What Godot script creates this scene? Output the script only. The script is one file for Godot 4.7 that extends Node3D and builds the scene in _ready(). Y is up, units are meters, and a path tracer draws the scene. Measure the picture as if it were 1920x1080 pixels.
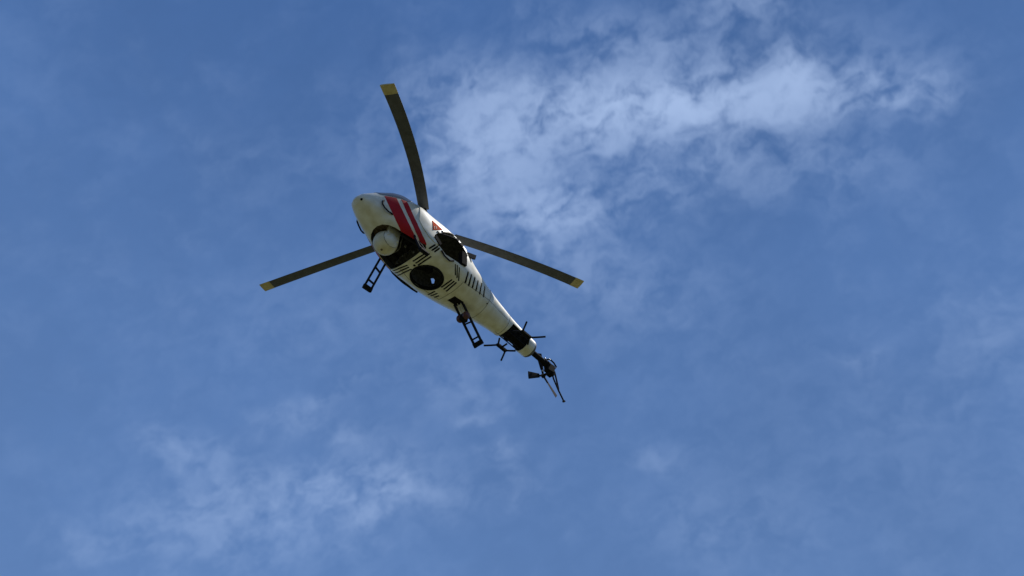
extends Node3D
# A small unmanned helicopter passing overhead, seen from the ground against a blue sky with thin cloud.
# The helicopter is drawn in its own units: F forward, L to port, U up from the rotor hub; K metres each.

const K := 0.0034
const PITCH := 46.0

var M := {}
var heli: Node3D
var table: PackedFloat32Array = []
const F_LOW := -292.0
const F_HIGH := 167.0

# station F, top, bottom, half width, roundness of the section, height of its widest line
const STATIONS := [
	[167, -68, -74, 5, 2, 0.5], [164, -62, -79, 13, 2.1, 0.5], [156, -55, -84, 19.5, 2.5, 0.5], [144, -44, -90, 25.5, 2.8, 0.5],
	[128, -31, -96.5, 31.5, 3, 0.5], [110, -17, -103.5, 37.5, 3, 0.5], [88, -9, -110, 44.5, 2.9, 0.47], [60, -9, -116, 52.5, 2.8, 0.42],
	[30, -12, -118, 56.5, 2.8, 0.37], [0, -11.5, -118, 57.5, 2.8, 0.36], [-30, -12, -118, 57.5, 2.7, 0.36], [-60, -18, -118, 54.5, 2.6, 0.39],
	[-90, -33, -118.5, 49, 2.3, 0.45], [-122, -41, -118, 41, 2.1, 0.5], [-145, -46, -114.5, 35.5, 2, 0.5], [-170, -51, -110.5, 30, 2, 0.5],
	[-200, -57, -107.5, 25.5, 2, 0.5], [-225, -62, -106.5, 22.4, 2, 0.5], [-260, -67, -106, 19.8, 2, 0.5], [-300, -70, -107, 18.6, 2, 0.5]]

# clouds of the sky: azimuth, elevation, two half sizes, tilt (all degrees), thickness
const CLOUDS := [
	[12.2, 55.5, 5.06, 1.64, -5, 1.30], [22.6, 54.4, 4.37, 1.31, -11, 0.75], [30.8, 53.0, 3.69, 1.42, -20, 0.70],
	[36.1, 51.3, 1.94, 1.11, -30, 0.45], [2.1, 55.3, 4.50, 2.10, 13, 0.42], [-2.9, 52.0, 3.33, 3.33, 2, 0.44],
	[4.3, 50.3, 2.42, 1.21, -3, 0.75], [2.0, 53.2, 6.03, 3.62, -2, 0.28], [14.1, 51.5, 4.48, 1.79, -1, 0.35],
	[25.4, 50.4, 4.93, 1.74, -25, 0.35], [21.6, 57.6, 6.38, 2.32, -18, 0.30], [24.9, 59.3, 2.29, 0.72, -22, 0.50],
	[28.1, 55.0, 1.15, 0.86, 6, 0.50], [11.0, 59.3, 3.53, 1.18, -19, 0.30], [-4.3, 56.2, 3.59, 2.39, 4, 0.30],
	[6.2, 47.0, 6.07, 2.43, -25, 0.30], [-17.6, 51.9, 6.52, 1.78, 14, 0.10],
	[-22.4, 34.7, 1.71, 0.71, 3, 0.36], [-19.1, 32.9, 3.15, 1.43, 21, 0.42], [-11.5, 34.5, 3.83, 1.18, 22, 0.52],
	[-8.9, 33.7, 2.07, 0.74, 25, 0.52], [-15.8, 37.4, 1.77, 0.74, 20, 0.36], [-11.4, 37.1, 1.19, 0.54, 7, 0.29],
	[-0.9, 36.8, 1.05, 0.60, 1, 0.32], [-5.8, 34.5, 2.67, 1.04, 3, 0.25], [-15.6, 31.0, 5.74, 1.44, 13, 0.29],
	[-26.7, 28.9, 1.36, 0.95, 14, 0.16], [-23.3, 29.8, 2.77, 1.11, 12, 0.14], [-13.2, 39.2, 1.79, 0.45, 28, 0.25],
	[-3.6, 40.2, 2.42, 1.51, 2, 0.25], [-2.3, 38.6, 1.21, 0.36, 21, 0.25], [0.0, 35.2, 1.79, 1.20, 0, 0.18],
	[24.8, 39.2, 1.15, 0.43, -16, 0.25], [10.0, 35.9, 1.48, 0.59, -6, 0.18], [12.8, 31.9, 3.49, 1.74, -7, 0.16],
	[34.0, 38.3, 3.28, 2.19, -23, 0.18], [25.8, 33.8, 12.60, 6.16, -5, 0.09], [-12.9, 43.4, 9.00, 3.00, 9, 0.10]]

# the way the cloud streaks run
const GRAIN_1 := Vector3(0.94, 0.237, 0.246)
const GRAIN_2 := Vector3(-0.342, 0.653, 0.676)
const GRAIN_3 := Vector3(0.0, -0.719, 0.695)

# cooling slots through the skin: three points each (F, L, U)
const SLOTS := [
	[27.6,-40.8,-111.5, 27.3,-21.2,-117.0, 24.5,-5.7,-117.8],
	[20.5,-43.5,-110.1, 21.5,-22.7,-116.8, 19.5,-7.0,-117.8],
	[13.4,-44.8,-109.5, 15.2,-23.2,-116.8, 13.5,-6.9,-117.9],
	[25.0,11.2,-117.7, 24.2,25.9,-116.3, 22.2,38.6,-112.5],
	[18.6,11.7,-117.7, 18.3,27.8,-116.0, 16.4,41.4,-111.4],
	[12.7,11.7,-117.8, 12.3,26.7,-116.3, 10.4,39.6,-112.3],
	[22.6,48.2,-106.4, 20.2,51.9,-102.1, 17.3,54.8,-96.9],
	[16.5,48.8,-106.2, 14.3,52.3,-101.8, 11.5,55.1,-96.4],
	[10.8,49.6,-105.5, 9.1,52.6,-101.7, 6.9,55.1,-97.2],
	[-37.0,52.8,-100.7, -43.0,48.0,-106.0, -49.9,42.0,-109.9],
	[-41.5,53.2,-99.2, -48.3,47.3,-105.8, -56.2,39.9,-110.4],
	[-47.6,52.3,-99.4, -54.4,45.9,-106.3, -62.6,37.8,-111.0],
	[-51.7,6.1,-117.9, -51.3,19.2,-116.9, -51.8,31.0,-114.5],
	[-58.0,6.1,-117.8, -57.1,19.6,-117.0, -57.3,31.4,-114.3],
	[-64.3,6.0,-117.9, -62.7,19.6,-116.8, -62.1,31.7,-113.8],
	[-52.5,-30.3,-114.8, -51.9,-20.9,-116.8, -52.0,-12.6,-117.6],
	[-57.4,-28.2,-115.2, -57.6,-20.1,-116.8, -58.3,-12.7,-117.5],
	[-64.0,-25.2,-115.7, -64.0,-19.8,-116.9, -64.5,-14.9,-117.4],
	[-69.8,51.5,-92.7, -72.2,47.2,-101.0, -76.0,41.1,-107.1],
	[-79.5,50.2,-90.2, -81.8,46.1,-99.3, -85.8,40.1,-105.8],
	[-90.0,48.3,-87.9, -91.8,45.2,-96.7, -95.0,40.3,-103.3],
	[-100.7,45.9,-86.5, -102.5,43.1,-94.9, -105.6,38.7,-101.3],
	[-112.1,43.4,-82.0, -113.8,41.2,-91.9, -117.2,36.9,-99.2],
	[-123.3,40.6,-79.6, -125.1,39.0,-89.5, -128.5,35.4,-97.0]]

var slot_points: Array = []   # [a, b, c, radius] on the skin
var bay_poly: PackedVector2Array = []
var hatch_poly: PackedVector2Array = []
var gap_poly: PackedVector2Array = []
var side_poly: PackedVector2Array = []


func _ready() -> void:
	# ---- camera, sky, sun, exposure
	var cam := Camera3D.new()
	cam.name = "camera"
	cam.fov = 32.0
	cam.near = 0.05
	cam.far = 4000.0
	add_child(cam)
	cam.position = Vector3(0, 1.6, 0)
	cam.rotation_degrees = Vector3(PITCH, 0, 0)
	cam.current = true

	var env := Environment.new()
	env.background_mode = Environment.BG_SKY
	env.tonemap_mode = Environment.TONE_MAPPER_LINEAR
	env.tonemap_exposure = 1.0
	env.sdfgi_enabled = true
	env.ssao_enabled = true
	env.ssil_enabled = true
	var sky := Sky.new()
	sky.sky_material = make_sky()
	env.sky = sky
	var we := WorldEnvironment.new()
	we.name = "world_environment"
	we.environment = env
	add_child(we)

	var cb := Basis.from_euler(Vector3(deg_to_rad(PITCH), 0, 0))
	var up := Vector3(0.1, 0.70, -0.707).normalized()
	var fw := Vector3(-0.67, 0.573, (0.1 * -0.67 + 0.70 * 0.573) / 0.707).normalized()
	var lf := up.cross(fw)
	var hb := cb * Basis(-lf, up, -fw)

	var sun := DirectionalLight3D.new()
	sun.name = "sun"
	sun.light_energy = 1.2
	sun.light_color = Color(1.0, 0.975, 0.93)
	sun.light_angular_distance = 0.5
	sun.shadow_enabled = true
	add_child(sun)
	sun.look_at_from_position(Vector3.ZERO, -sun_towards(), Vector3.UP)

	make_materials()

	# ---- the setting
	var ground := MeshInstance3D.new()
	ground.name = "ground"
	var pm := PlaneMesh.new()
	pm.size = Vector2(3000, 3000)
	ground.mesh = pm
	ground.material_override = M.ground
	add_child(ground)
	ground.set_meta("kind", "structure")
	ground.set_meta("label", "dry mown grass field under the helicopter")

	# ---- the helicopter
	heli = Node3D.new()
	heli.name = "helicopter"
	add_child(heli)
	var f := 540.0 / tan(deg_to_rad(16.0))
	heli.transform = Transform3D(hb, cam.position + cb * (Vector3(805 - 960, 540 - 429, -f) * K))
	heli.set_meta("label", "white and red unmanned helicopter with camera ball flying overhead, nose to the upper left")
	heli.set_meta("category", "helicopter")
	make_table()
	make_fuselage()
	make_side_things()
	make_bay_things()
	make_legs()
	make_tail()
	make_main_rotor()


func sun_towards() -> Vector3:
	# direction towards the sun: high, to the right of the camera and a little beyond the helicopter
	var az := deg_to_rad(66.0)
	var el := deg_to_rad(58.0)
	return Vector3(sin(az) * cos(el), sin(el), -cos(az) * cos(el))


# ------------------------------------------------------------------ sky

var n_fine: FastNoiseLite
var n_warp: FastNoiseLite
var n_broad: FastNoiseLite
var n_ripple: FastNoiseLite

func noise_of(seed_: int, freq: float, oct: int, gain := 0.5) -> FastNoiseLite:
	var n := FastNoiseLite.new()
	n.noise_type = FastNoiseLite.TYPE_SIMPLEX_SMOOTH
	n.seed = seed_
	n.frequency = freq
	n.fractal_type = FastNoiseLite.FRACTAL_FBM
	n.fractal_octaves = oct
	n.fractal_gain = gain
	return n

var puffs: PackedFloat32Array = []
var thick: PackedFloat32Array = []

func sky_color(az: float, el: float) -> Vector3:
	# az, el in degrees; linear radiance
	var ra := deg_to_rad(az)
	var re := deg_to_rad(el)
	var d := Vector3(sin(ra) * cos(re), sin(re), -cos(ra) * cos(re))
	var t := clampf((72.0 - el) / 72.0, 0.0, 1.0)
	var base := Vector3(0.046, 0.120, 0.325).lerp(Vector3(0.150, 0.275, 0.550), t)
	var p := d * 57.3
	var wx := n_warp.get_noise_3dv(p)
	var wy := n_warp.get_noise_3dv(p + Vector3(91, 17, 43))
	var wz := n_warp.get_noise_3dv(p + Vector3(-37, 64, 12))
	var q := p + Vector3(wx, wy, wz) * 1.1
	var s1 := d.dot(GRAIN_1) * 57.3 + wx * 0.8
	var s2 := d.dot(GRAIN_2) * 57.3 + wy * 0.8
	var s3 := d.dot(GRAIN_3) * 57.3 + wz * 0.8
	var ripple := n_ripple.get_noise_3d(s1 * 0.62, s2 * 1.25, s3)
	var tex := n_fine.get_noise_3dv(q) * 0.62 + ripple * 0.56 + 0.5
	var broad := n_broad.get_noise_3dv(p)
	var cov := 0.0
	var window := clampf((42.0 - rad_to_deg(d.angle_to(Vector3(0, sin(deg_to_rad(PITCH)), -cos(deg_to_rad(PITCH)))))) / 8.0, 0.0, 1.0)
	if window > 0.0:
		var ca := cos(re)
		var ey := el + wy * 0.9
		var ex := az * ca + wx * 0.9
		for k in range(0, puffs.size(), 7):
			var reach := puffs[k + 6]
			var dy := ey - puffs[k + 1]
			if dy > reach or dy < -reach:
				continue
			var dx := ex - puffs[k] * ca
			if dx > reach or dx < -reach:
				continue
			var u := dx * puffs[k + 2] + dy * puffs[k + 3]
			var v := dy * puffs[k + 4] - dx * puffs[k + 5]
			var r2 := u * u + v * v
			if r2 < 7.0:
				cov += thick[k / 7] * exp(-r2 * 0.8)
		cov *= window
	cov += (1.0 - window) * smoothstep(-0.05, 0.75, broad) * 0.9
	cov += 0.06 * smoothstep(-0.35, 0.6, wx + broad * 0.5)
	var dens := cov * 0.66 * smoothstep(-0.05, 1.08, tex + maxf(cov - 0.35, 0.0) * 0.20)
	dens = 1.0 - exp(-dens * 1.15)
	base *= 1.0 + broad * 0.10 + (tex - 0.5) * 0.04
	return base.lerp(Vector3(0.48, 0.63, 0.93), clampf(dens, 0.0, 0.95))

func fill_sky(im: Image, w: int, h: int, x0: int, x1: int, y0: int, y1: int) -> Image:
	var data := PackedFloat32Array()
	data.resize((x1 - x0) * (y1 - y0) * 3)
	var i := 0
	for y in range(y0, y1):
		var el := 90.0 - (y + 0.5) / h * 180.0
		for x in range(x0, x1):
			var c := sky_color((x + 0.5) / w * 360.0 - 180.0, maxf(el, 0.5))
			data[i] = c.x
			data[i + 1] = c.y
			data[i + 2] = c.z
			i += 3
	return Image.create_from_data(x1 - x0, y1 - y0, false, Image.FORMAT_RGBF, data.to_byte_array())

func make_sky() -> Material:
	for c: Array in CLOUDS:
		var a := deg_to_rad(c[4])
		puffs.append_array([c[0], c[1], cos(a) / c[2], sin(a) / c[2], cos(a) / c[3], sin(a) / c[3], 2.65 * maxf(c[2], c[3])])
		thick.append(c[5])
	n_fine = noise_of(11, 0.27, 6, 0.56)
	n_warp = noise_of(23, 0.30, 4, 0.55)
	n_ripple = noise_of(47, 0.62, 5, 0.58)
	n_broad = noise_of(5, 0.045, 3, 0.5)
	var im := fill_sky(null, 512, 256, 0, 512, 0, 256)
	im.resize(4096, 2048, Image.INTERPOLATE_CUBIC)
	var x0 := int(4096 * (0.5 - 62.0 / 360))
	var x1 := int(4096 * (0.5 + 62.0 / 360))
	var y0 := int(2048 * (90.0 - 72.0) / 180)
	var y1 := int(2048 * (90.0 - 21.0) / 180)
	var part := fill_sky(null, 4096, 2048, x0, x1, y0, y1)
	im.blit_rect(part, Rect2i(0, 0, x1 - x0, y1 - y0), Vector2i(x0, y0))
	# column 0 of a panorama looks along -Z
	var turned := Image.create(4096, 2048, false, Image.FORMAT_RGBF)
	turned.blit_rect(im, Rect2i(2048, 0, 2048, 2048), Vector2i(0, 0))
	turned.blit_rect(im, Rect2i(0, 0, 2048, 2048), Vector2i(2048, 0))
	var m := PanoramaSkyMaterial.new()
	m.panorama = ImageTexture.create_from_image(turned)
	return m


# ------------------------------------------------------------------ materials

func lin(r: float, g: float, b: float) -> Color:
	return Color(r, g, b).linear_to_srgb()

func mottle(seed_: int, freq: float, oct: int, low: Color, high: Color, size := 256) -> ImageTexture:
	# colours in sRGB between low and high, seamless
	var n := noise_of(seed_, freq, oct, 0.55)
	var g := n.get_seamless_image(size, size)
	var im := Image.create(size, size, false, Image.FORMAT_RGB8)
	for y in size:
		for x in size:
			im.set_pixel(x, y, low.lerp(high, smoothstep(0.1, 0.9, g.get_pixel(x, y).r)))
	return ImageTexture.create_from_image(im)

func mat(c: Color, rough: float, metal := 0.0, tex: Texture2D = null, scale := 4.0, spec := 0.5) -> StandardMaterial3D:
	var m := StandardMaterial3D.new()
	m.albedo_color = c
	m.roughness = rough
	m.metallic = metal
	m.metallic_specular = spec
	m.cull_mode = BaseMaterial3D.CULL_DISABLED
	if tex:
		m.albedo_texture = tex
		m.uv1_triplanar = true
		m.uv1_scale = Vector3.ONE * scale
	return m

func make_materials() -> void:
	var grime := mottle(3, 0.02, 5, Color(0.88, 0.86, 0.79), Color(1, 1, 1))
	var scuff := mottle(9, 0.03, 5, Color(0.6, 0.58, 0.55), Color(1, 1, 1))
	var worn := mottle(9, 0.03, 5, Color(0.82, 0.81, 0.80), Color(1, 1, 1))
	M.paint = mat(lin(0.77, 0.765, 0.70), 0.38, 0.0, grime, 2.2)
	M.paint.clearcoat_enabled = true
	M.paint.clearcoat = 0.4
	M.paint.clearcoat_roughness = 0.15
	M.cream = mat(lin(0.70, 0.66, 0.50), 0.45, 0.0, grime, 3.0)
	M.red = mat(lin(0.46, 0.012, 0.018), 0.5, 0.0, grime, 3.0, 0.3)
	M.orange = mat(lin(0.72, 0.075, 0.012), 0.8, 0.0, null, 1.0, 0.2)
	M.mark = mat(lin(0.10, 0.02, 0.015), 0.6)
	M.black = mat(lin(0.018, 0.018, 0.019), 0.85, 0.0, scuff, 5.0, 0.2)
	M.inside = mat(lin(0.20, 0.20, 0.19), 0.8, 0.0, scuff, 5.0)
	M.frame = mat(lin(0.015, 0.016, 0.021), 0.8, 0.0, null, 1.0, 0.2)
	M.blade = mat(lin(0.085, 0.089, 0.098), 0.6, 0.0, worn, 2.0)
	M.tip = mat(lin(0.58, 0.50, 0.27), 0.5, 0.0, grime, 3.0)
	M.glass = mat(lin(0.10, 0.115, 0.14), 0.12)
	M.metal = mat(lin(0.55, 0.55, 0.55), 0.3, 0.9)
	M.tan = mat(lin(0.20, 0.15, 0.09), 0.7, 0.0, scuff, 5.0)
	M.grey = mat(lin(0.16, 0.16, 0.15), 0.6, 0.0, scuff, 5.0)
	M.rust = mat(lin(0.075, 0.018, 0.014), 0.5)
	M.sealant = mat(lin(0.16, 0.155, 0.13), 0.8)
	M.rusty = mat(lin(0.07, 0.045, 0.03), 0.8, 0.0, scuff, 5.0)
	M.hose = mat(lin(0.02, 0.02, 0.024), 0.8, 0.0, null, 1.0, 0.2)
	M.ground = mat(Color(1, 1, 1), 0.95, 0.0, mottle(31, 0.02, 6, lin(0.074, 0.080, 0.030), lin(0.140, 0.140, 0.066)), 0.05)
	M.ground.uv1_world_triplanar = true


# ------------------------------------------------------------------ mesh helpers

func V(F: float, L: float, U: float) -> Vector3:
	return Vector3(-L, U, -F) * K

func W(p: Vector3) -> Vector3:   # p = (F, L, U)
	return Vector3(-p.y, p.z, -p.x) * K

func D(n: Vector3) -> Vector3:
	return Vector3(-n.y, n.z, -n.x)

class Builder:
	var v := PackedVector3Array()
	var n := PackedVector3Array()
	func tri(a: Vector3, b: Vector3, c: Vector3, na: Vector3, nb: Vector3, nc: Vector3) -> void:
		# wind so that the front (clockwise) side agrees with the normals
		if (b - a).cross(c - a).dot(na + nb + nc) > 0.0:
			v.append(a); v.append(c); v.append(b)
			n.append(na); n.append(nc); n.append(nb)
		else:
			v.append(a); v.append(b); v.append(c)
			n.append(na); n.append(nb); n.append(nc)
	func flat(a: Vector3, b: Vector3, c: Vector3, d: Vector3, out: Vector3) -> void:
		var m := (b - a).cross(c - a)
		if m.length_squared() < 1e-20:
			m = (c - a).cross(d - a)
		m = m.normalized()
		if m.dot(out) < 0.0:
			m = -m
		tri(a, b, c, m, m, m)
		tri(a, c, d, m, m, m)
	func mesh() -> ArrayMesh:
		var arr := []
		arr.resize(Mesh.ARRAY_MAX)
		arr[Mesh.ARRAY_VERTEX] = v
		arr[Mesh.ARRAY_NORMAL] = n
		var am := ArrayMesh.new()
		am.add_surface_from_arrays(Mesh.PRIMITIVE_TRIANGLES, arr)
		return am

func part(called: String, b: Builder, m: Material, parent: Node3D = heli) -> MeshInstance3D:
	var o := MeshInstance3D.new()
	o.name = called
	o.mesh = b.mesh()
	o.material_override = m
	parent.add_child(o, true)
	return o

func group(called: String) -> Node3D:
	var o := Node3D.new()
	o.name = called
	heli.add_child(o, true)
	return o

func box(b: Builder, c: Vector3, x: Vector3, y: Vector3, z: Vector3) -> void:
	# centre and three half axes, all (F, L, U); edges chamfered
	var h := [x, y, z]
	var bev := minf(x.length(), minf(y.length(), z.length())) * 0.22
	for i in 3:
		var a: Vector3 = h[i]
		var p: Vector3 = h[(i + 1) % 3]
		var q: Vector3 = h[(i + 2) % 3]
		var pp := p * (1.0 - bev / p.length())
		var qq := q * (1.0 - bev / q.length())
		var aa := a * (1.0 - bev / a.length())
		for s in [-1.0, 1.0]:
			b.flat(W(c + a * s + pp + qq), W(c + a * s - pp + qq), W(c + a * s - pp - qq), W(c + a * s + pp - qq), D(a * s))
			for r in [-1.0, 1.0]:
				b.flat(W(c + a * s + pp * r + qq), W(c + a * s + pp * r - qq), W(c + aa * s + p * r - qq), W(c + aa * s + p * r + qq), D(a.normalized() * s + p.normalized() * r))

func tube(b: Builder, pts: Array, r: float, sides := 8, flat_k := 1.0) -> void:
	# a round bar through the points (F, L, U)
	var rings := []
	var prev := Vector3.ZERO
	for i in pts.size():
		var p: Vector3 = pts[i]
		var t: Vector3 = (pts[mini(i + 1, pts.size() - 1)] - pts[maxi(i - 1, 0)]).normalized()
		var s := prev if prev != Vector3.ZERO else (Vector3(0, 0, 1) if absf(t.z) < 0.8 else Vector3(1, 0, 0))
		s = (s - t * s.dot(t)).normalized()
		prev = s
		var w := t.cross(s)
		var ring := []
		for k in sides:
			var a := TAU * k / sides
			ring.append([p + (s * cos(a) + w * sin(a) * flat_k) * r, s * cos(a) + w * sin(a)])
		rings.append(ring)
	for i in rings.size() - 1:
		for k in sides:
			var k2 := (k + 1) % sides
			var A: Array = rings[i][k]
			var B: Array = rings[i][k2]
			var C: Array = rings[i + 1][k2]
			var E: Array = rings[i + 1][k]
			b.tri(W(A[0]), W(B[0]), W(C[0]), D(A[1]), D(B[1]), D(C[1]))
			b.tri(W(A[0]), W(C[0]), W(E[0]), D(A[1]), D(C[1]), D(E[1]))
	for e in [0, rings.size() - 1]:
		var o: Vector3 = D(pts[0] - pts[1]) if e == 0 else D(pts[-1] - pts[-2])
		for k in range(1, sides - 1):
			b.tri(W(rings[e][0][0]), W(rings[e][k][0]), W(rings[e][k + 1][0]), o.normalized(), o.normalized(), o.normalized())

func lathe(b: Builder, o: Vector3, axis: Vector3, prof: Array, sides := 32, a0 := 0.0, a1 := TAU) -> void:
	# profile of [along axis, radius] pairs
	var s := Vector3(0, 0, 1) if absf(axis.z) < 0.8 else Vector3(1, 0, 0)
	s = (s - axis * s.dot(axis)).normalized()
	var w := axis.cross(s)
	for i in prof.size() - 1:
		var dz: float = prof[i + 1][0] - prof[i][0]
		var dr: float = prof[i + 1][1] - prof[i][1]
		for k in sides:
			var q := []
			for kk in [k, k + 1]:
				var a: float = lerpf(a0, a1, float(kk) / sides)
				var rad := s * cos(a) + w * sin(a)
				var nn := (rad * dz - axis * dr).normalized()
				if dz < 0.0:
					nn = -nn
				if absf(dz) < 1e-6:
					nn = axis * (-signf(dr))
				q.append([o + axis * prof[i][0] + rad * prof[i][1], nn])
				q.append([o + axis * prof[i + 1][0] + rad * prof[i + 1][1], nn])
			b.tri(W(q[0][0]), W(q[1][0]), W(q[3][0]), D(q[0][1]), D(q[1][1]), D(q[3][1]))
			b.tri(W(q[0][0]), W(q[3][0]), W(q[2][0]), D(q[0][1]), D(q[3][1]), D(q[2][1]))

func ellipsoid(b: Builder, o: Vector3, r: Vector3, side := 0.0, least := 0.0, rows := 24, cols := 36) -> void:
	for i in rows:
		for k in cols:
			var q := []
			for c in [[i, k], [i + 1, k], [i + 1, k + 1], [i, k + 1]]:
				var a: float = PI * c[0] / rows
				var p: float = TAU * c[1] / cols
				q.append(Vector3(sin(a) * cos(p), sin(a) * sin(p), cos(a)))
			if side != 0.0 and (q[0] + q[2]).y * 0.5 * side < least:
				continue
			for t in [[0, 1, 2], [0, 2, 3]]:
				var nn := []
				for j in 3:
					nn.append(D((q[t[j]] / r).normalized()))
				b.tri(W(o + q[t[0]] * r), W(o + q[t[1]] * r), W(o + q[t[2]] * r), nn[0], nn[1], nn[2])


# ------------------------------------------------------------------ the skin of the fuselage

func make_table() -> void:
	var st := STATIONS.duplicate()
	st.reverse()
	var n := st.size()
	table.resize(1000 * 5)
	for c in 5:
		var m := PackedFloat32Array()
		m.resize(n)
		for i in range(1, n - 1):
			var h0: float = st[i][0] - st[i - 1][0]
			var h1: float = st[i + 1][0] - st[i][0]
			var d0: float = (st[i][c + 1] - st[i - 1][c + 1]) / h0
			var d1: float = (st[i + 1][c + 1] - st[i][c + 1]) / h1
			if d0 * d1 > 0.0:
				var w1 := 2.0 * h1 + h0
				var w2 := h1 + 2.0 * h0
				m[i] = (w1 + w2) / (w1 / d0 + w2 / d1)
		m[0] = (st[1][c + 1] - st[0][c + 1]) / float(st[1][0] - st[0][0])
		m[n - 1] = (st[n - 1][c + 1] - st[n - 2][c + 1]) / float(st[n - 1][0] - st[n - 2][0])
		for j in 1000:
			var F := clampf(-300.0 + j * 0.5, -300.0, 167.0)
			var i := 0
			while i < n - 2 and F > st[i + 1][0]:
				i += 1
			var h: float = st[i + 1][0] - st[i][0]
			var t: float = (F - st[i][0]) / h
			table[j * 5 + c] = (1 + 2 * t) * (1 - t) * (1 - t) * st[i][c + 1] + t * (1 - t) * (1 - t) * h * m[i] + t * t * (3 - 2 * t) * st[i + 1][c + 1] + t * t * (t - 1) * h * m[i + 1]

var wide := 0.0   # height of the widest line of the section last asked for

func section(F: float) -> Vector4:
	var x := clampf((F + 300.0) * 2.0, 0.0, 933.9)
	var i := int(x)
	var t := x - i
	i *= 5
	var s := Vector4(lerpf(table[i], table[i + 5], t), lerpf(table[i + 1], table[i + 6], t), lerpf(table[i + 2], table[i + 7], t), lerpf(table[i + 3], table[i + 8], t))
	wide = s.y + lerpf(table[i + 4], table[i + 9], t) * (s.x - s.y)
	return s

func skin(F: float, a: float) -> Vector3:
	var s := section(F)
	var c := cos(a)
	var n := sin(a)
	var hh := s.x - wide if n > 0.0 else wide - s.y
	var r := pow(pow(absf(c) / s.z, s.w) + pow(absf(n) / hh, s.w), -1.0 / s.w)
	return Vector3(F, c * r, wide + n * r)

func level(p: Vector3) -> float:
	var s := section(p.x)
	var hh := s.x - wide if p.z > wide else wide - s.y
	return pow(absf(p.y) / s.z, s.w) + pow(absf(p.z - wide) / hh, s.w)

func skin_normal(p: Vector3) -> Vector3:
	var s := section(p.x)
	var dz := p.z - wide
	var hh := s.x - wide if dz > 0.0 else wide - s.y
	var gl := s.w * pow(absf(p.y) / s.z, s.w - 1.0) / s.z * signf(p.y)
	var gu := s.w * pow(absf(dz) / hh, s.w - 1.0) / hh * signf(dz)
	var f1 := minf(p.x + 1.0, 166.8)
	var f0 := p.x - 1.0
	var gf := (level(Vector3(f1, p.y, p.z)) - level(Vector3(f0, p.y, p.z))) / (f1 - f0)
	return Vector3(gf, gl, gu).normalized()

func poly_sd(p: Vector2, q: PackedVector2Array) -> float:
	var d := INF
	var s := 1.0
	var j := q.size() - 1
	for i in q.size():
		var e := q[j] - q[i]
		var w := p - q[i]
		var b := w - e * clampf(w.dot(e) / e.dot(e), 0.0, 1.0)
		d = minf(d, b.length_squared())
		var c1 := p.y >= q[i].y
		var c2 := p.y < q[j].y
		var c3 := e.x * w.y > e.y * w.x
		if (c1 and c2 and c3) or (not c1 and not c2 and not c3):
			s = -s
		j = i
	return s * sqrt(d)

func seg_d(p: Vector3, a: Vector3, b: Vector3) -> float:
	var ab := b - a
	return (p - a - ab * clampf((p - a).dot(ab) / ab.length_squared(), 0.0, 1.0)).length()

func open_bay(p: Vector3) -> float:   # below zero inside the opening under the nose
	if p.x < 20.0 or p.x > 130.0 or p.z > -70.0:
		return 9.0
	return poly_sd(Vector2(p.x, p.y), bay_poly)

func tail_cut(p: Vector3) -> float:
	if p.x > -205.0 or p.x < -285.0:
		return 9.0
	return maxf(maxf(p.x + 224.0 + (p.z + 86.0) * 0.32, -273.0 - p.x), p.z + 85.5)

func side_opening(p: Vector3) -> float:
	if p.y < 20.0 or p.x > 35.0 or p.x < -70.0:
		return 9.0
	return poly_sd(Vector2(p.x, p.z), side_poly)

func holes(p: Vector3) -> float:   # below zero where the skin is cut away
	var d := 9.0
	if p.z < -70.0:
		d = minf(d, open_bay(p))
		if p.x < 20.0 and p.x > -60.0 and p.z < -90.0:
			d = minf(d, Vector2(p.x + 18.5, p.y - 1.0).length() - 30.5)
		if p.x < -70.0 and p.x > -115.0 and p.z < -90.0:
			d = minf(d, poly_sd(Vector2(p.x, p.y), hatch_poly))
		if p.x < 35.0 and p.x > -138.0:
			for s: Array in slot_points:
				if absf(p.x - s[1].x) < 14.0:
					d = minf(d, minf(seg_d(p, s[0], s[1]), seg_d(p, s[1], s[2])) - s[3])
	d = minf(d, side_opening(p))
	if p.x < -200.0:
		d = minf(d, tail_cut(p))
	if p.y < -30.0 and p.x < -30.0 and p.x > -85.0:
		d = minf(d, poly_sd(Vector2(p.x, p.z), gap_poly))
	return d

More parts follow.
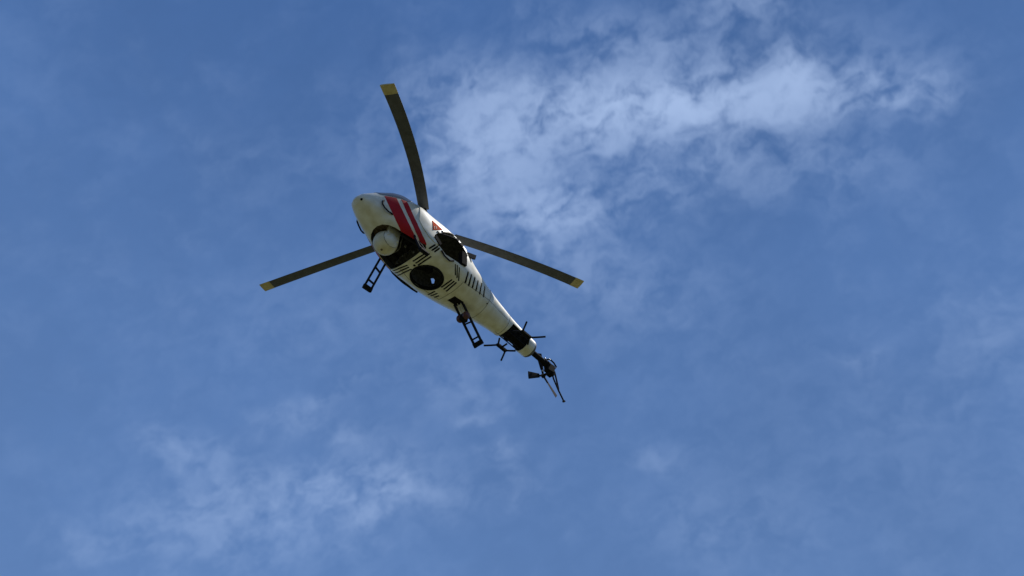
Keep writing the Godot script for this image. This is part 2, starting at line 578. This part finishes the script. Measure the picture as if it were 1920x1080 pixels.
func emit(b: Builder, inner: Builder, rim: Builder, P: Array, N: Array, G: Array, off: float, in_off: float) -> void:
	# the part of a triangle where G > 0; cut edges also get a wall from off to in_off
	var pp := []
	var nn := []
	var cut := []
	for i in 3:
		var j := (i + 1) % 3
		if G[i] > 0.0:
			pp.append(P[i])
			nn.append(N[i])
		if (G[i] > 0.0) != (G[j] > 0.0):
			var t: float = G[i] / (G[i] - G[j])
			var c: Vector3 = P[i].lerp(P[j], t)
			var m: Vector3 = N[i].lerp(N[j], t).normalized()
			pp.append(c)
			nn.append(m)
			cut.append([c, m])
	for k in range(1, pp.size() - 1):
		b.tri(W(pp[0] + nn[0] * off), W(pp[k] + nn[k] * off), W(pp[k + 1] + nn[k + 1] * off), D(nn[0]), D(nn[k]), D(nn[k + 1]))
		if inner:
			inner.tri(W(pp[0] + nn[0] * in_off), W(pp[k] + nn[k] * in_off), W(pp[k + 1] + nn[k + 1] * in_off), -D(nn[0]), -D(nn[k]), -D(nn[k + 1]))
	if rim and cut.size() == 2 and pp.size() > 2:
		var mid: Vector3 = pp[0]
		for x in pp:
			mid = mid.lerp(x, 0.3)
		var a: Vector3 = cut[0][0]
		var c2: Vector3 = cut[1][0]
		rim.flat(W(a + cut[0][1] * off), W(c2 + cut[1][1] * off), W(c2 + cut[1][1] * in_off), W(a + cut[0][1] * in_off), D((a + c2) * 0.5 - mid))

func sheet(b: Builder, inner: Builder, rim: Builder, mode: int, f0: float, f1: float, a0: float, a1: float, nf: int, na: int, off: float, in_off: float) -> void:
	# the skin between two stations and two angles, cut where keep() is below zero
	var P := []
	var N := []
	var G := PackedFloat32Array()
	for i in nf + 1:
		for k in na + 1:
			var p := skin(lerpf(f0, f1, float(i) / nf), lerpf(a0, a1, float(k) / na))
			P.append(p)
			G.append(keep_value(mode, p))
			N.append(skin_normal(p))
	for i in nf:
		for k in na:
			var a := i * (na + 1) + k
			var q := [a, a + 1, a + na + 2, a + na + 1]
			for t in [[0, 1, 2], [0, 2, 3]]:
				var x: int = q[t[0]]
				var y: int = q[t[1]]
				var z: int = q[t[2]]
				if G[x] > 0.0 or G[y] > 0.0 or G[z] > 0.0:
					emit(b, inner, rim, [P[x], P[y], P[z]], [N[x], N[y], N[z]], [G[x], G[y], G[z]], off, in_off)

func make_fuselage() -> void:
	for p in [[31, -45], [45, -43.5], [58, -40.5], [70, -36.5], [82, -33], [92, -29.5], [100, -24], [107.5, -15], [112.5, -4], [113.5, 8], [110.5, 18], [103, 25.5], [92, 31], [82, 34], [67, 38.8], [45, 44.8], [33, 48.3], [27.5, 45.5], [31, 33]]:
		bay_poly.append(Vector2(p[0], p[1]))
	for p in [[-81.5, -10], [-82.5, 9.7], [-105, 12], [-104, -6.5]]:
		hatch_poly.append(Vector2(p[0], p[1]))
	for p in [[-63.8, -50.5], [-68, -47.2], [-72, -49.5], [-73.2, -56.5], [-69.5, -58.8], [-67.2, -55]]:
		gap_poly.append(Vector2(p[0], p[1]))
	side_poly = pv([[25.5, -80.5], [20, -70], [9.5, -60], [-5, -47.5], [-22, -37], [-43, -46], [-60, -57], [-49, -93], [-30.5, -95.6], [-9.5, -98.5], [11.5, -92.7]])
	for i in SLOTS.size():
		var s: Array = SLOTS[i]
		slot_points.append([Vector3(s[0], s[1], s[2]), Vector3(s[3], s[4], s[5]), Vector3(s[6], s[7], s[8]), 2.2 if i >= 18 else (1.35 if i >= 9 and i < 12 else 1.8)])
	var outer := Builder.new()
	var inner := Builder.new()
	var nf := 116
	var na := 96
	for i in nf:
		for k in na:
			var f0 := lerpf(F_LOW, F_HIGH, float(i) / nf)
			var f1 := lerpf(F_LOW, F_HIGH, float(i + 1) / nf)
			var a0 := TAU * k / na
			var a1 := TAU * (k + 1) / na
			var mid := skin((f0 + f1) * 0.5, (a0 + a1) * 0.5)
			var d := holes(mid)
			var reach := maxf((skin(f0, a0) - mid).length(), (skin(f1, a1) - mid).length()) + 0.6
			if d < -reach:
				continue
			var near := d < reach
			var m := 8 if near else 1
			sheet(outer, inner, outer if near else null, 1 if near else 0, f0, f1, a0, a1, m, m, 0.0, -1.3)
	# nose closed by a small cap
	for k in na:
		var p0 := skin(F_HIGH, TAU * k / na)
		var p1 := skin(F_HIGH, TAU * (k + 1) / na)
		outer.tri(W(p0), W(p1), V(167.6, 0, -71), D((skin_normal(p0) + Vector3(2, 0, 0)).normalized()), D((skin_normal(p1) + Vector3(2, 0, 0)).normalized()), D(Vector3(1, 0, 0)))
	var fuselage := part("fuselage", outer, M.paint)
	part("inner_skin", inner, M.inside, fuselage)
	seam(fuselage, [[-146, -3.6], [-146, -2.4], [-146, -1.2], [-146, 0.2], [-146, 0.9]])
	seam(fuselage, [[-212, -2.3], [-212, -1.2], [-212, 0.2], [-212, 0.8]])
	seam(fuselage, [[-72, -0.62], [-110, -0.52], [-146, -0.35], [-212, -0.25]])
	seam(fuselage, [[-204, -1.75], [-222, -1.75]])
	seam(fuselage, [[27, -2.1], [0, -2.25], [-40, -2.2], [-72, -2.1], [-72, -1.6], [-72, -1.0], [-72, -0.62]])
	for s: Array in slot_points:  # black bar added behind each slot, its colour standing in for the shade inside
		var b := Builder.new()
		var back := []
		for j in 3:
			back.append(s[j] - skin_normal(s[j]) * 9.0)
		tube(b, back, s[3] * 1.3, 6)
		part("slot_shade_backing", b, M.black)

var cut_poly: PackedVector2Array = []
var cut_side := 1.0

func keep_value(mode: int, p: Vector3) -> float:
	# above zero where a sheet of skin is kept: all of it, all but the holes, or what lies inside cut_poly in side view
	if mode == 0:
		return 1.0
	if mode == 1:
		return holes(p)
	if p.y * cut_side < 0.0:
		return -9.0
	return minf(-poly_sd(Vector2(p.x, p.z), cut_poly), minf(open_bay(p), side_opening(p)))

func seam(fuselage: Node3D, pts: Array) -> void:
	# a bead of sealant along the skin through points of station and angle
	var line := []
	for i in pts.size() - 1:
		for k in 12:
			line.append(skin(lerpf(pts[i][0], pts[i + 1][0], k / 12.0), lerpf(pts[i][1], pts[i + 1][1], k / 12.0)))
	var b := Builder.new()
	tube(b, line, 0.42, 6)
	part("panel_seam", b, M.sealant, fuselage)

func pv(a: Array) -> PackedVector2Array:
	var q := PackedVector2Array()
	for p in a:
		q.append(Vector2(p[0], p[1]))
	return q

func decal(called: String, q: PackedVector2Array, side: float, off: float, m: Material, wall := 0.0, step := 1.3) -> MeshInstance3D:
	var b := Builder.new()
	var lo := q[0]
	var hi := q[0]
	for p in q:
		lo = lo.min(p)
		hi = hi.max(p)
	var nf := maxi(6, int((hi.x - lo.x) / step))
	var a0 := -1.35
	var a1 := 1.45
	if side < 0.0:
		a0 = PI + 1.35
		a1 = PI - 1.45
	cut_poly = q
	cut_side = side
	sheet(b, null, b, 2, lo.x, hi.x, a0, a1, nf, 120, off, wall)
	return part(called, b, m)

func make_side_things() -> void:
	for side in [1.0, -1.0]:
		decal("red_stripe", pv([[129.9, -51.7], [109.2, -42.6], [99.7, -58.3], [89.5, -72.6], [78.9, -85.6], [67.3, -96.3], [54.3, -104.4], [51, -109], [66, -114], [87.4, -99.4], [97.1, -92.6], [106.1, -84.3], [114.7, -75.0], [122.5, -64.0]]), side, 0.45, M.red)
		decal("red_stripe", pv([[100.6, -39.9], [89.4, -38.1], [79.7, -55.4], [69.6, -71.3], [58.4, -85.0], [46.1, -96.2], [32.3, -104.4], [30, -107.5], [38, -112], [47.7, -104.1], [60.5, -95.9], [71.8, -84.8], [81.8, -71.1], [91.5, -56.2]]), side, 0.45, M.red)
		decal("windscreen", pv([[146, -42], [138, -51], [130.4, -49], [109, -40.5], [100, -37], [88, -36.5], [81, -29], [74, -8], [74, 5], [146, 5]]), side, 0.6, M.glass)
		decal("side_cowling", pv([[64, -16], [63.5, -38], [61.5, -68], [50, -81.5], [35, -91.5], [20, -94], [-40, -92], [-56, -70], [-58, -30], [-54, -8], [40, -8]]), side, 1.1, M.paint, -0.4, 2.0)
		if side < 0.0:
			decal("side_pod", pv([[29, -87], [24, -77], [13.5, -67], [-4, -54], [-17, -46], [-39, -54], [-57, -65], [-46, -96.5], [-27, -98.5], [-6, -100.5], [15, -96]]), side, 5.0, M.black, -0.5, 0.8)
		decal("pod_lip", pv([[10, -61], [-4, -49], [-19, -40], [-42, -49], [-60, -60], [-60, -57], [-42, -46], [-19, -37], [-4, -46], [10, -58]]), side, 3.0, M.tan, 0.0, 1.0)
		decal("warning_flag", pv([[36.4, -47.6], [31.0, -71.5], [9.5, -51.8]]), side, 1.6, M.orange, 1.0, 0.6)
		for k in 2:
			var f0 := 29.5 - k * 4.2
			decal("flag_mark", pv([[f0, -68 + k * 4.0], [f0 + 1.6, -61 + k * 3.4], [f0 - 0.2, -60 + k * 3.4], [f0 - 1.9, -66.5 + k * 4.0]]), side, 1.95, M.mark, 1.5, 0.4)
		if side > 0.0:   # dark flap standing out behind the port pod
			var fl := Builder.new()
			box(fl, Vector3(-67, 51.5, -50), Vector3(12, -1.5, -4), Vector3(0, 1.6, 0), Vector3(-0.5, 0, 6))
			part("side_flap", fl, M.frame)
		# bent bar by the lower edge of the pod
		var lb := Builder.new()
		tube(lb, [Vector3(2, 56.0 * side, -99), Vector3(-8, 55 * side, -104), Vector3(-22, 54 * side, -104), Vector3(-30, 55 * side, -98)], 1.6)
		part("pod_strap", lb, M.frame)
		# grab handle at the nose
		var h := Builder.new()
		var hp := []
		for p in [[128.5, 31.6, -64.6, 0.5], [131, 30.4, -70, 3.0], [129.6, 30.1, -76, 4.0], [123.7, 30.9, -80.7, 4.0], [115.5, 32.8, -84.4, 4.0], [109.5, 34.6, -85, 3.0], [107, 35.4, -84.6, 0.5]]:
			var c := Vector3(p[0], p[1] * side, p[2])
			hp.append(c + skin_normal(c) * p[3])
		tube(h, hp, 1.5)
		part("grab_handle", h, M.frame)
	# equipment in and around the port side opening
	var q := Builder.new()
	box(q, Vector3(-50, 54, -76), Vector3(7, 0, -2), Vector3(0, 5.0, 0), Vector3(2.5, 0, 15))
	part("exhaust_box", q, M.black)
	q = Builder.new()
	box(q, Vector3(16, 55.5, -86), Vector3(8, 0, 5), Vector3(0, 4.0, 0), Vector3(-2, 0, 4))
	part("intake_box", q, M.black)
	for p in [[8, 56, -57, 2.4], [2, 55, -52, 1.8], [-8, 53, -45, 2.6], [-14, 52, -41, 1.6], [-30, 52, -40, 2.0], [-41, 53, -45, 2.4], [19, 57, -67, 1.7]]:
		q = Builder.new()
		box(q, Vector3(p[0], p[1], p[2]), Vector3(p[3] * 1.6, 0, 0), Vector3(0, p[3], 0), Vector3(0, 0, p[3]))
		part("bracket", q, M.rusty)
	q = Builder.new()
	tube(q, [Vector3(12, 57, -64), Vector3(-6, 57.5, -55), Vector3(-24, 56, -46), Vector3(-44, 57, -54), Vector3(-58, 55, -62)], 1.5)
	part("hose", q, M.hose)
	# small ports
	for p in [[161.0, 12.3, -77.5, 2.3], [-144.6, 29.1, -99.0, 1.7], [16.6, 5.5, -117.8, 2.4]]:
		var b := Builder.new()
		var c := Vector3(p[0], p[1], p[2])
		var n := skin_normal(c)
		lathe(b, c, n, [[-1.0, p[3]], [0.5, p[3]], [0.9, p[3] * 0.8], [0.9, 0.0]], 16)
		part("port_plug", b, M.black)
	# the rim of the round belly opening and what shows in it
	var ring := Builder.new()
	lathe(ring, Vector3(-18.5, 1, -117.2), Vector3(0, 0, 1), [[-1.6, 29.0], [-1.6, 31.0], [0.4, 31.6], [6, 31.0], [6, 29.0], [-1.6, 29.0]], 64)
	part("belly_opening_rim", ring, M.black)
	var fan := Builder.new()
	lathe(fan, Vector3(-18.5, 1, -96), Vector3(0, 0, 1), [[-6, 0], [-6, 5], [-3, 7.5], [4, 7.5]], 24)
	part("fan_hub", fan, M.black)
	for k in 5:
		var fb := Builder.new()
		var a := TAU * k / 5 + 0.5
		var rd := Vector3(cos(a), sin(a), 0)
		var tg := Vector3(-sin(a), cos(a), 0)
		if k == 3 or k == 2:
			continue
		box(fb, Vector3(-18.5, 1, -96) + rd * 16, rd * 9, tg * 2.2 + Vector3(0, 0, 1.4), Vector3(0, 0, 0.5))
		part("fan_blade", fb, M.black)


# ------------------------------------------------------------------ camera ball and the open bay

func make_bay_things() -> void:
	var ball := group("camera_ball")
	var c := Vector3(82.5, -1.5, -112.5)
	var b := Builder.new()
	ellipsoid(b, c, Vector3(22, 22, 22), 0.0, 0.0, 36, 56)
	part("shell", b, M.cream, ball)
	for side in [1.0, -1.0]:
		var ck := Builder.new()
		ellipsoid(ck, c, Vector3(22.8, 22.8, 22.8), side, 0.68, 60, 90)
		var up := Builder.new()
		box(up, c + Vector3(0, side * 17.2, 12), Vector3(13, 0, 0), Vector3(0, 3.4, 0), Vector3(0, -side * 1.0, 14))
		part("cheek", ck, M.paint, ball)
		part("cheek_arm", up, M.paint, ball)
	var seam := Builder.new()
	var sp := []
	for k in 33:
		var a := TAU * k / 32
		sp.append(c + Vector3(sin(a) * 0.735, 0.675, cos(a) * 0.735) * 22.2)
	tube(seam, sp, 0.55, 6)
	part("seam", seam, M.hose, ball)
	var lens := Builder.new()
	lathe(lens, c + Vector3(4.4, 1, -21.4), Vector3(0.2, 0.05, -0.98).normalized(), [[-1, 2.2], [0.3, 2.2], [0.5, 1.6], [0.2, 0.01]], 20)
	part("lens", lens, M.tan, ball)
	var mount := Builder.new()
	lathe(mount, c + Vector3(3, 0, 24), Vector3(0, 0, 1), [[-2, 0.01], [-2, 22], [0, 24], [10, 24]], 40)
	part("turntable", mount, M.tan, ball)
	var hood := Builder.new()
	lathe(hood, c + Vector3(0, 0, 8), Vector3(0, 0, 1), [[-6, 27.5], [12, 27.5], [12, 26.3], [-6, 26.3], [-6, 27.5]], 40, 2.2, 4.2)
	part("hood", hood, M.grey, ball)
	# equipment seen in the bay
	var e := Builder.new()
	box(e, Vector3(48, 0, -88), Vector3(13, 0, 0), Vector3(0, 26, 0), Vector3(0, 0, 9))
	part("avionics_box", e, M.black)
	e = Builder.new()
	box(e, Vector3(40, 24, -98), Vector3(6, 0, 0), Vector3(0, 9, 0), Vector3(0, 0, 5))
	part("avionics_box", e, M.black)
	e = Builder.new()
	box(e, Vector3(44, -26, -99), Vector3(8, 0, 0), Vector3(0, 7, 0), Vector3(0, 0, 5))
	part("avionics_box", e, M.black)
	for l in [-34.0, 34.0]:
		e = Builder.new()
		box(e, Vector3(52, l, -104), Vector3(22, -l * 0.12, 0), Vector3(0, 2.2, 0), Vector3(0, 0, 3))
		part("bay_rail", e, M.frame)
	e = Builder.new()
	tube(e, [Vector3(52, 12, -100), Vector3(46, 10, -104), Vector3(40, 6, -105), Vector3(35, 4, -101)], 1.1)
	part("cable", e, M.hose)
	e = Builder.new()
	tube(e, [Vector3(58, 20, -98), Vector3(54, 8, -103), Vector3(56, -8, -103), Vector3(52, -20, -99)], 0.9)
	part("cable", e, M.hose)
	for p in [[51, 15, -104, 2.0], [40, -4, -107, 1.4], [61, -20, -107, 1.5], [36, 21, -110, 1.3], [35, -22, -110, 1.3]]:
		e = Builder.new()
		box(e, Vector3(p[0], p[1], p[2]), Vector3(p[3], 0, 0), Vector3(0, p[3] * 0.8, 0), Vector3(0, 0, p[3]))
		part("connector", e, M.grey)


# ------------------------------------------------------------------ landing legs

func make_legs() -> void:
	for side in [-1.0, 1.0]:
		var leg := group("landing_leg")
		var t1 := Vector3(58, 43 * side, -99)
		var b1 := Vector3(57, 75 * side, -160)
		var t2 := Vector3(45, 44 * side, -106)
		var b2 := Vector3(42, 75 * side, -158)
		ladder(leg, t1, b1, t2, b2, [0.33, 0.72], 0.93)
	var rear := group("landing_leg")
	ladder(rear, Vector3(-94, -8, -112), Vector3(-167, -8, -174.5), Vector3(-99, 8, -112), Vector3(-168, 8, -172), [0.50, 0.83], 0.95, 1.8)
	var st := Builder.new()
	tube(st, [Vector3(-101, -3, -114), Vector3(-119, -2, -131)], 0.9)
	part("actuator", st, M.metal, rear)
	st = Builder.new()
	tube(st, [Vector3(-104, 3, -115), Vector3(-121, 1, -132)], 0.9)
	part("actuator", st, M.metal, rear)
	var dk := Builder.new()
	box(dk, Vector3(-93, 1, -113), Vector3(12, 0, 0), Vector3(0, 10, 0), Vector3(0, 0, 2.0))
	part("leg_well", dk, M.black)
	var bc := group("beacon")
	for l in [-9.0, 7.0]:
		var lb := Builder.new()
		ellipsoid(lb, Vector3(-119, l, -137), Vector3(7.5, 6.5, 8))
		part("red_lens", lb, M.rust, bc)
	var hb := Builder.new()
	box(hb, Vector3(-121, -1, -138), Vector3(7, 0, 0), Vector3(0, 5, 0), Vector3(0, 0, 7))
	part("housing", hb, M.black, bc)

func ladder(leg: Node3D, t1: Vector3, b1: Vector3, t2: Vector3, b2: Vector3, rungs: Array, foot: float, thick_of := 1.5) -> void:
	for r in [[t1, b1], [t2, b2]]:
		var b := Builder.new()
		var d: Vector3 = (r[1] - r[0]) * 0.5
		var x: Vector3 = (b2 - b1).normalized()
		x = (x - d.normalized() * x.dot(d.normalized())).normalized()
		box(b, (r[0] + r[1]) * 0.5, d, x * thick_of, d.normalized().cross(x) * thick_of * 1.25)
		part("rail", b, M.frame, leg)
	for k in rungs:
		var b := Builder.new()
		var p: Vector3 = t1.lerp(b1, k)
		var q: Vector3 = t2.lerp(b2, k)
		var d: Vector3 = (b1 - t1).normalized()
		var x: Vector3 = (q - p) * 0.5
		var y: Vector3 = (d - x.normalized() * d.dot(x.normalized())).normalized()
		box(b, (p + q) * 0.5, x, y * 1.5, x.normalized().cross(y) * 1.8)
		part("rung", b, M.frame, leg)
	var b := Builder.new()
	var p: Vector3 = t1.lerp(b1, foot)
	var q: Vector3 = t2.lerp(b2, foot)
	var x: Vector3 = (q - p) * 0.5
	var d: Vector3 = (b1 - t1).normalized()
	var y: Vector3 = (d - x.normalized() * d.dot(x.normalized())).normalized()
	box(b, (p + q) * 0.5, x * 1.25, y * 4.5, x.normalized().cross(y) * 3.2)
	part("foot", b, M.black, leg)


# ------------------------------------------------------------------ tail

func make_tail() -> void:
	var core := Builder.new()
	lathe(core, Vector3(-214, 0, -85), Vector3(-1, 0, 0), [[0, 15.5], [10, 16.5], [22, 15.5], [24, 17.4], [30, 17.4], [32, 15.0], [48, 15.0], [50, 17.0], [60, 17.0]], 40)
	part("tail_frame", core, M.black)
	for a in [-2.3, -1.6, -0.9, -0.2]:
		var rb := Builder.new()
		var o := Vector3(0, cos(a) * 17.2, sin(a) * 17.2)
		tube(rb, [Vector3(-218, 0, -85) + o * 1.05, Vector3(-272, 0, -87) + o * 0.98], 1.1, 6)
		part("stringer", rb, M.frame)
	var cap := Builder.new()
	lathe(cap, Vector3(-291.5, 0, -88.4), Vector3(-1, 0, 0), [[0, 18.6], [4, 18.0], [7, 15.5], [9, 11], [9, 5]], 40)
	part("tail_cap", cap, M.grey)
	var bm := Builder.new()
	tube(bm, [Vector3(-285, 0, -89), Vector3(-352, 0, -90.5)], 5.6, 20)
	part("tail_boom", bm, M.black)
	for f in [-338.0, -346.0]:
		var cl := Builder.new()
		lathe(cl, Vector3(f, 0, -90), Vector3(-1, 0, 0), [[0, 5.6], [0, 7.4], [5, 7.4], [5, 5.6]], 24)
		part("clamp", cl, M.black)
	# cross shaped brackets at both sides
	for side in [1.0, -1.0]:
		var br := group("tail_bracket")
		var u := -99.0
		var b := Builder.new()
		box(b, Vector3(-251, 32 * side, u), Vector3(13, 0, 0), Vector3(0, 3.4, 0), Vector3(0, 0, 2.6))
		part("plate", b, M.black, br)
		for r in [[-241, 32, -226, 56], [-262, 32, -278, 58], [-241, 32, -229, 17], [-261, 32, -274, 16], [-250, 30, -249, 16]]:
			b = Builder.new()
			tube(b, [Vector3(r[0], r[1] * side, u), Vector3((r[0] + r[2]) * 0.5, (r[1] + r[3]) * 0.5 * side, u - 0.3), Vector3(r[2], r[3] * side, u)], 1.8)
			part("arm", b, M.frame, br)
	# gearbox, fin and guard
	var g := group("tail_gearbox")
	var b := Builder.new()
	box(b, Vector3(-357, -1, -94), Vector3(10, 0, -1.5), Vector3(0, 6.5, 0), Vector3(0.5, 0, 9.5))
	part("housing", b, M.black, g)
	b = Builder.new()
	box(b, Vector3(-364, -3, -100), Vector3(5, 0, 0), Vector3(0, 7, 0), Vector3(0, 0, 6))
	part("housing", b, M.black, g)
	b = Builder.new()
	tube(b, [Vector3(-357, 3, -103), Vector3(-355, -15, -107)], 2.6, 12)
	part("shaft", b, M.frame, g)
	for p in [[-338, 3, -83], [-351, 2, -75], [-345, -7, -104], [-361, -9, -99], [-352, -9, -90]]:
		b = Builder.new()
		ellipsoid(b, Vector3(p[0], p[1], p[2]), Vector3(2.2, 2.0, 2.2), 0.0, 0.0, 10, 14)
		part("bolt", b, M.metal, g)
	var fin := group("tail_fin")
	for r in [[[-347, 0, -77], [-356, 0, -71], [-367, 0, -72], [-375, 0, -77], [-371, 0, -84], [-362, 0, -88]], [[-366, 0, -90], [-371, 0, -84]], [[-364, 0, -100], [-371, 0, -112], [-387, 0, -129], [-405, 0, -145]], [[-371, 0, -92], [-377, 0, -104], [-387, 0, -126]], [[-386, 0, -124], [-388, 0, -131]]]:
		b = Builder.new()
		var pts := []
		for p in r:
			pts.append(Vector3(p[0], p[1], p[2]))
		tube(b, pts, 1.7)
		part("fin_bar", b, M.frame, fin)
	b = Builder.new()
	box(b, Vector3(-405, 0, -145), Vector3(2.5, 0, -2), Vector3(0, 1.8, 0), Vector3(1.2, 0, 1.5))
	part("bumper", b, M.black, fin)
	# tail rotor
	var tr := group("tail_rotor")
	var hub := Vector3(-355, -14, -107)
	b = Builder.new()
	lathe(b, hub, Vector3(0, -1, 0), [[-2, 0.01], [-2, 4.5], [2.5, 4.5], [4, 2], [4, 0.01]], 20)
	part("hub", b, M.frame, tr)
	for deg in [66.0, -33.0, -150.0]:
		var a := deg_to_rad(deg)
		var rd := Vector3(cos(a), 0, sin(a))
		var ch := (Vector3(-sin(a), 0, cos(a)) + Vector3(0, 0.25, 0)).normalized()
		b = Builder.new()
		blade(b, hub + rd * 13, hub + rd * 49, rd, ch, rd.cross(ch).normalized(), 8.0, 1.5, 0.0, 0.0, 1.0, 6, 1.9)
		part("blade", b, M.hose, tr)
		b = Builder.new()
		box(b, hub + rd * 10, rd * 6.5, ch * 1.8, rd.cross(ch) * 1.5)
		part("grip", b, M.frame, tr)

func blade(b: Builder, p0: Vector3, p1: Vector3, _rd: Vector3, ch: Vector3, up: Vector3, chord: float, thick: float, bow: float, t0: float, t1: float, n: int, flare := 1.0) -> void:
	# a rotor blade between fractions t0 and t1 of the span, bowed along its chord
	var prof := [[-0.5, 0.0], [-0.42, 0.32], [-0.25, 0.5], [0.0, 0.46], [0.25, 0.28], [0.5, 0.04], [0.5, -0.04], [0.2, -0.25], [-0.1, -0.36], [-0.35, -0.34], [-0.46, -0.2]]
	var rings := []
	for i in n + 1:
		var t := lerpf(t0, t1, float(i) / n)
		var c := p0.lerp(p1, t) + ch * bow * 4.0 * t * (1.0 - t)
		var ring := []
		for q in prof:
			ring.append(c + ch * q[0] * chord * lerpf(1.0, flare, t) + up * q[1] * thick)
		rings.append(ring)
	var m := prof.size()
	for i in n:
		for k in m:
			var k2 := (k + 1) % m
			var mid: Vector3 = (rings[i][k] + rings[i][k2]) * 0.5
			var cen: Vector3 = p0.lerp(p1, lerpf(t0, t1, float(i) / n))
			cen += ch * bow * 4.0 * lerpf(t0, t1, float(i) / n) * (1.0 - lerpf(t0, t1, float(i) / n))
			b.flat(W(rings[i][k]), W(rings[i][k2]), W(rings[i + 1][k2]), W(rings[i + 1][k]), D(mid - cen + up * (mid - cen).dot(up) * 4.0))
	for e in [0, n]:
		var o := D((p1 - p0).normalized() * (-1.0 if e == 0 else 1.0))
		for k in range(1, m - 1):
			b.tri(W(rings[e][0]), W(rings[e][k]), W(rings[e][k + 1]), o, o, o)


# ------------------------------------------------------------------ main rotor

func make_main_rotor() -> void:
	var ro := group("main_rotor")
	var b := Builder.new()
	tube(b, [Vector3(0, 0, -24), Vector3(0, 0, 8)], 4.2, 20)
	part("mast", b, M.metal, ro)
	b = Builder.new()
	lathe(b, Vector3(0, 0, -9), Vector3(0, 0, 1), [[-2, 4], [-2, 12], [2, 13], [3, 6], [3, 4]], 32)
	part("swash_plate", b, M.frame, ro)
	b = Builder.new()
	lathe(b, Vector3(0, 0, 0), Vector3(0, 0, 1), [[-4, 0.01], [-4, 10], [-2, 13], [3, 13], [6, 8], [8, 3], [8, 0.01]], 32)
	part("hub", b, M.frame, ro)
	var tips := [Vector3(282.6, 201.4, -45.5), Vector3(125.8, -324.5, -63.9), Vector3(-331.5, 89.7, 67.4)]
	var nrm: Vector3 = (tips[1] - tips[0]).cross(tips[2] - tips[0]).normalized()
	if nrm.z < 0.0:
		nrm = -nrm
	var bows := [8.5, 1.0, -5.0]
	for i in 3:
		var rd: Vector3 = tips[i].normalized()
		var ch := nrm.cross(rd).normalized()
		var up := rd.cross(ch).normalized()
		var pitch := deg_to_rad(-4.0)
		var c2 := ch * cos(pitch) + up * sin(pitch)
		var u2 := rd.cross(c2).normalized()
		var p0 := rd * 52.0
		var bl := Builder.new()
		blade(bl, p0, tips[i], rd, c2, u2, 19.5, 3.0, bows[i], 0.0, 0.93, 24, 1.2)
		part("rotor_blade", bl, M.blade, ro)
		var tp := Builder.new()
		blade(tp, p0, tips[i], rd, c2, u2, 20.0, 3.2, bows[i], 0.93, 1.0, 3, 1.2)
		part("blade_tip", tp, M.tip, ro)
		var gr := Builder.new()
		box(gr, rd * 33.0 + c2 * bows[i] * 0.0, rd * 24.0, c2 * 5.0, u2 * 3.4)
		part("blade_grip", gr, M.frame, ro)
		var lk := Builder.new()
		tube(lk, [Vector3(0, 0, -8) + rd * 11 + c2 * 7, rd * 22 + c2 * 8], 1.2)
		part("pitch_link", lk, M.metal, ro)
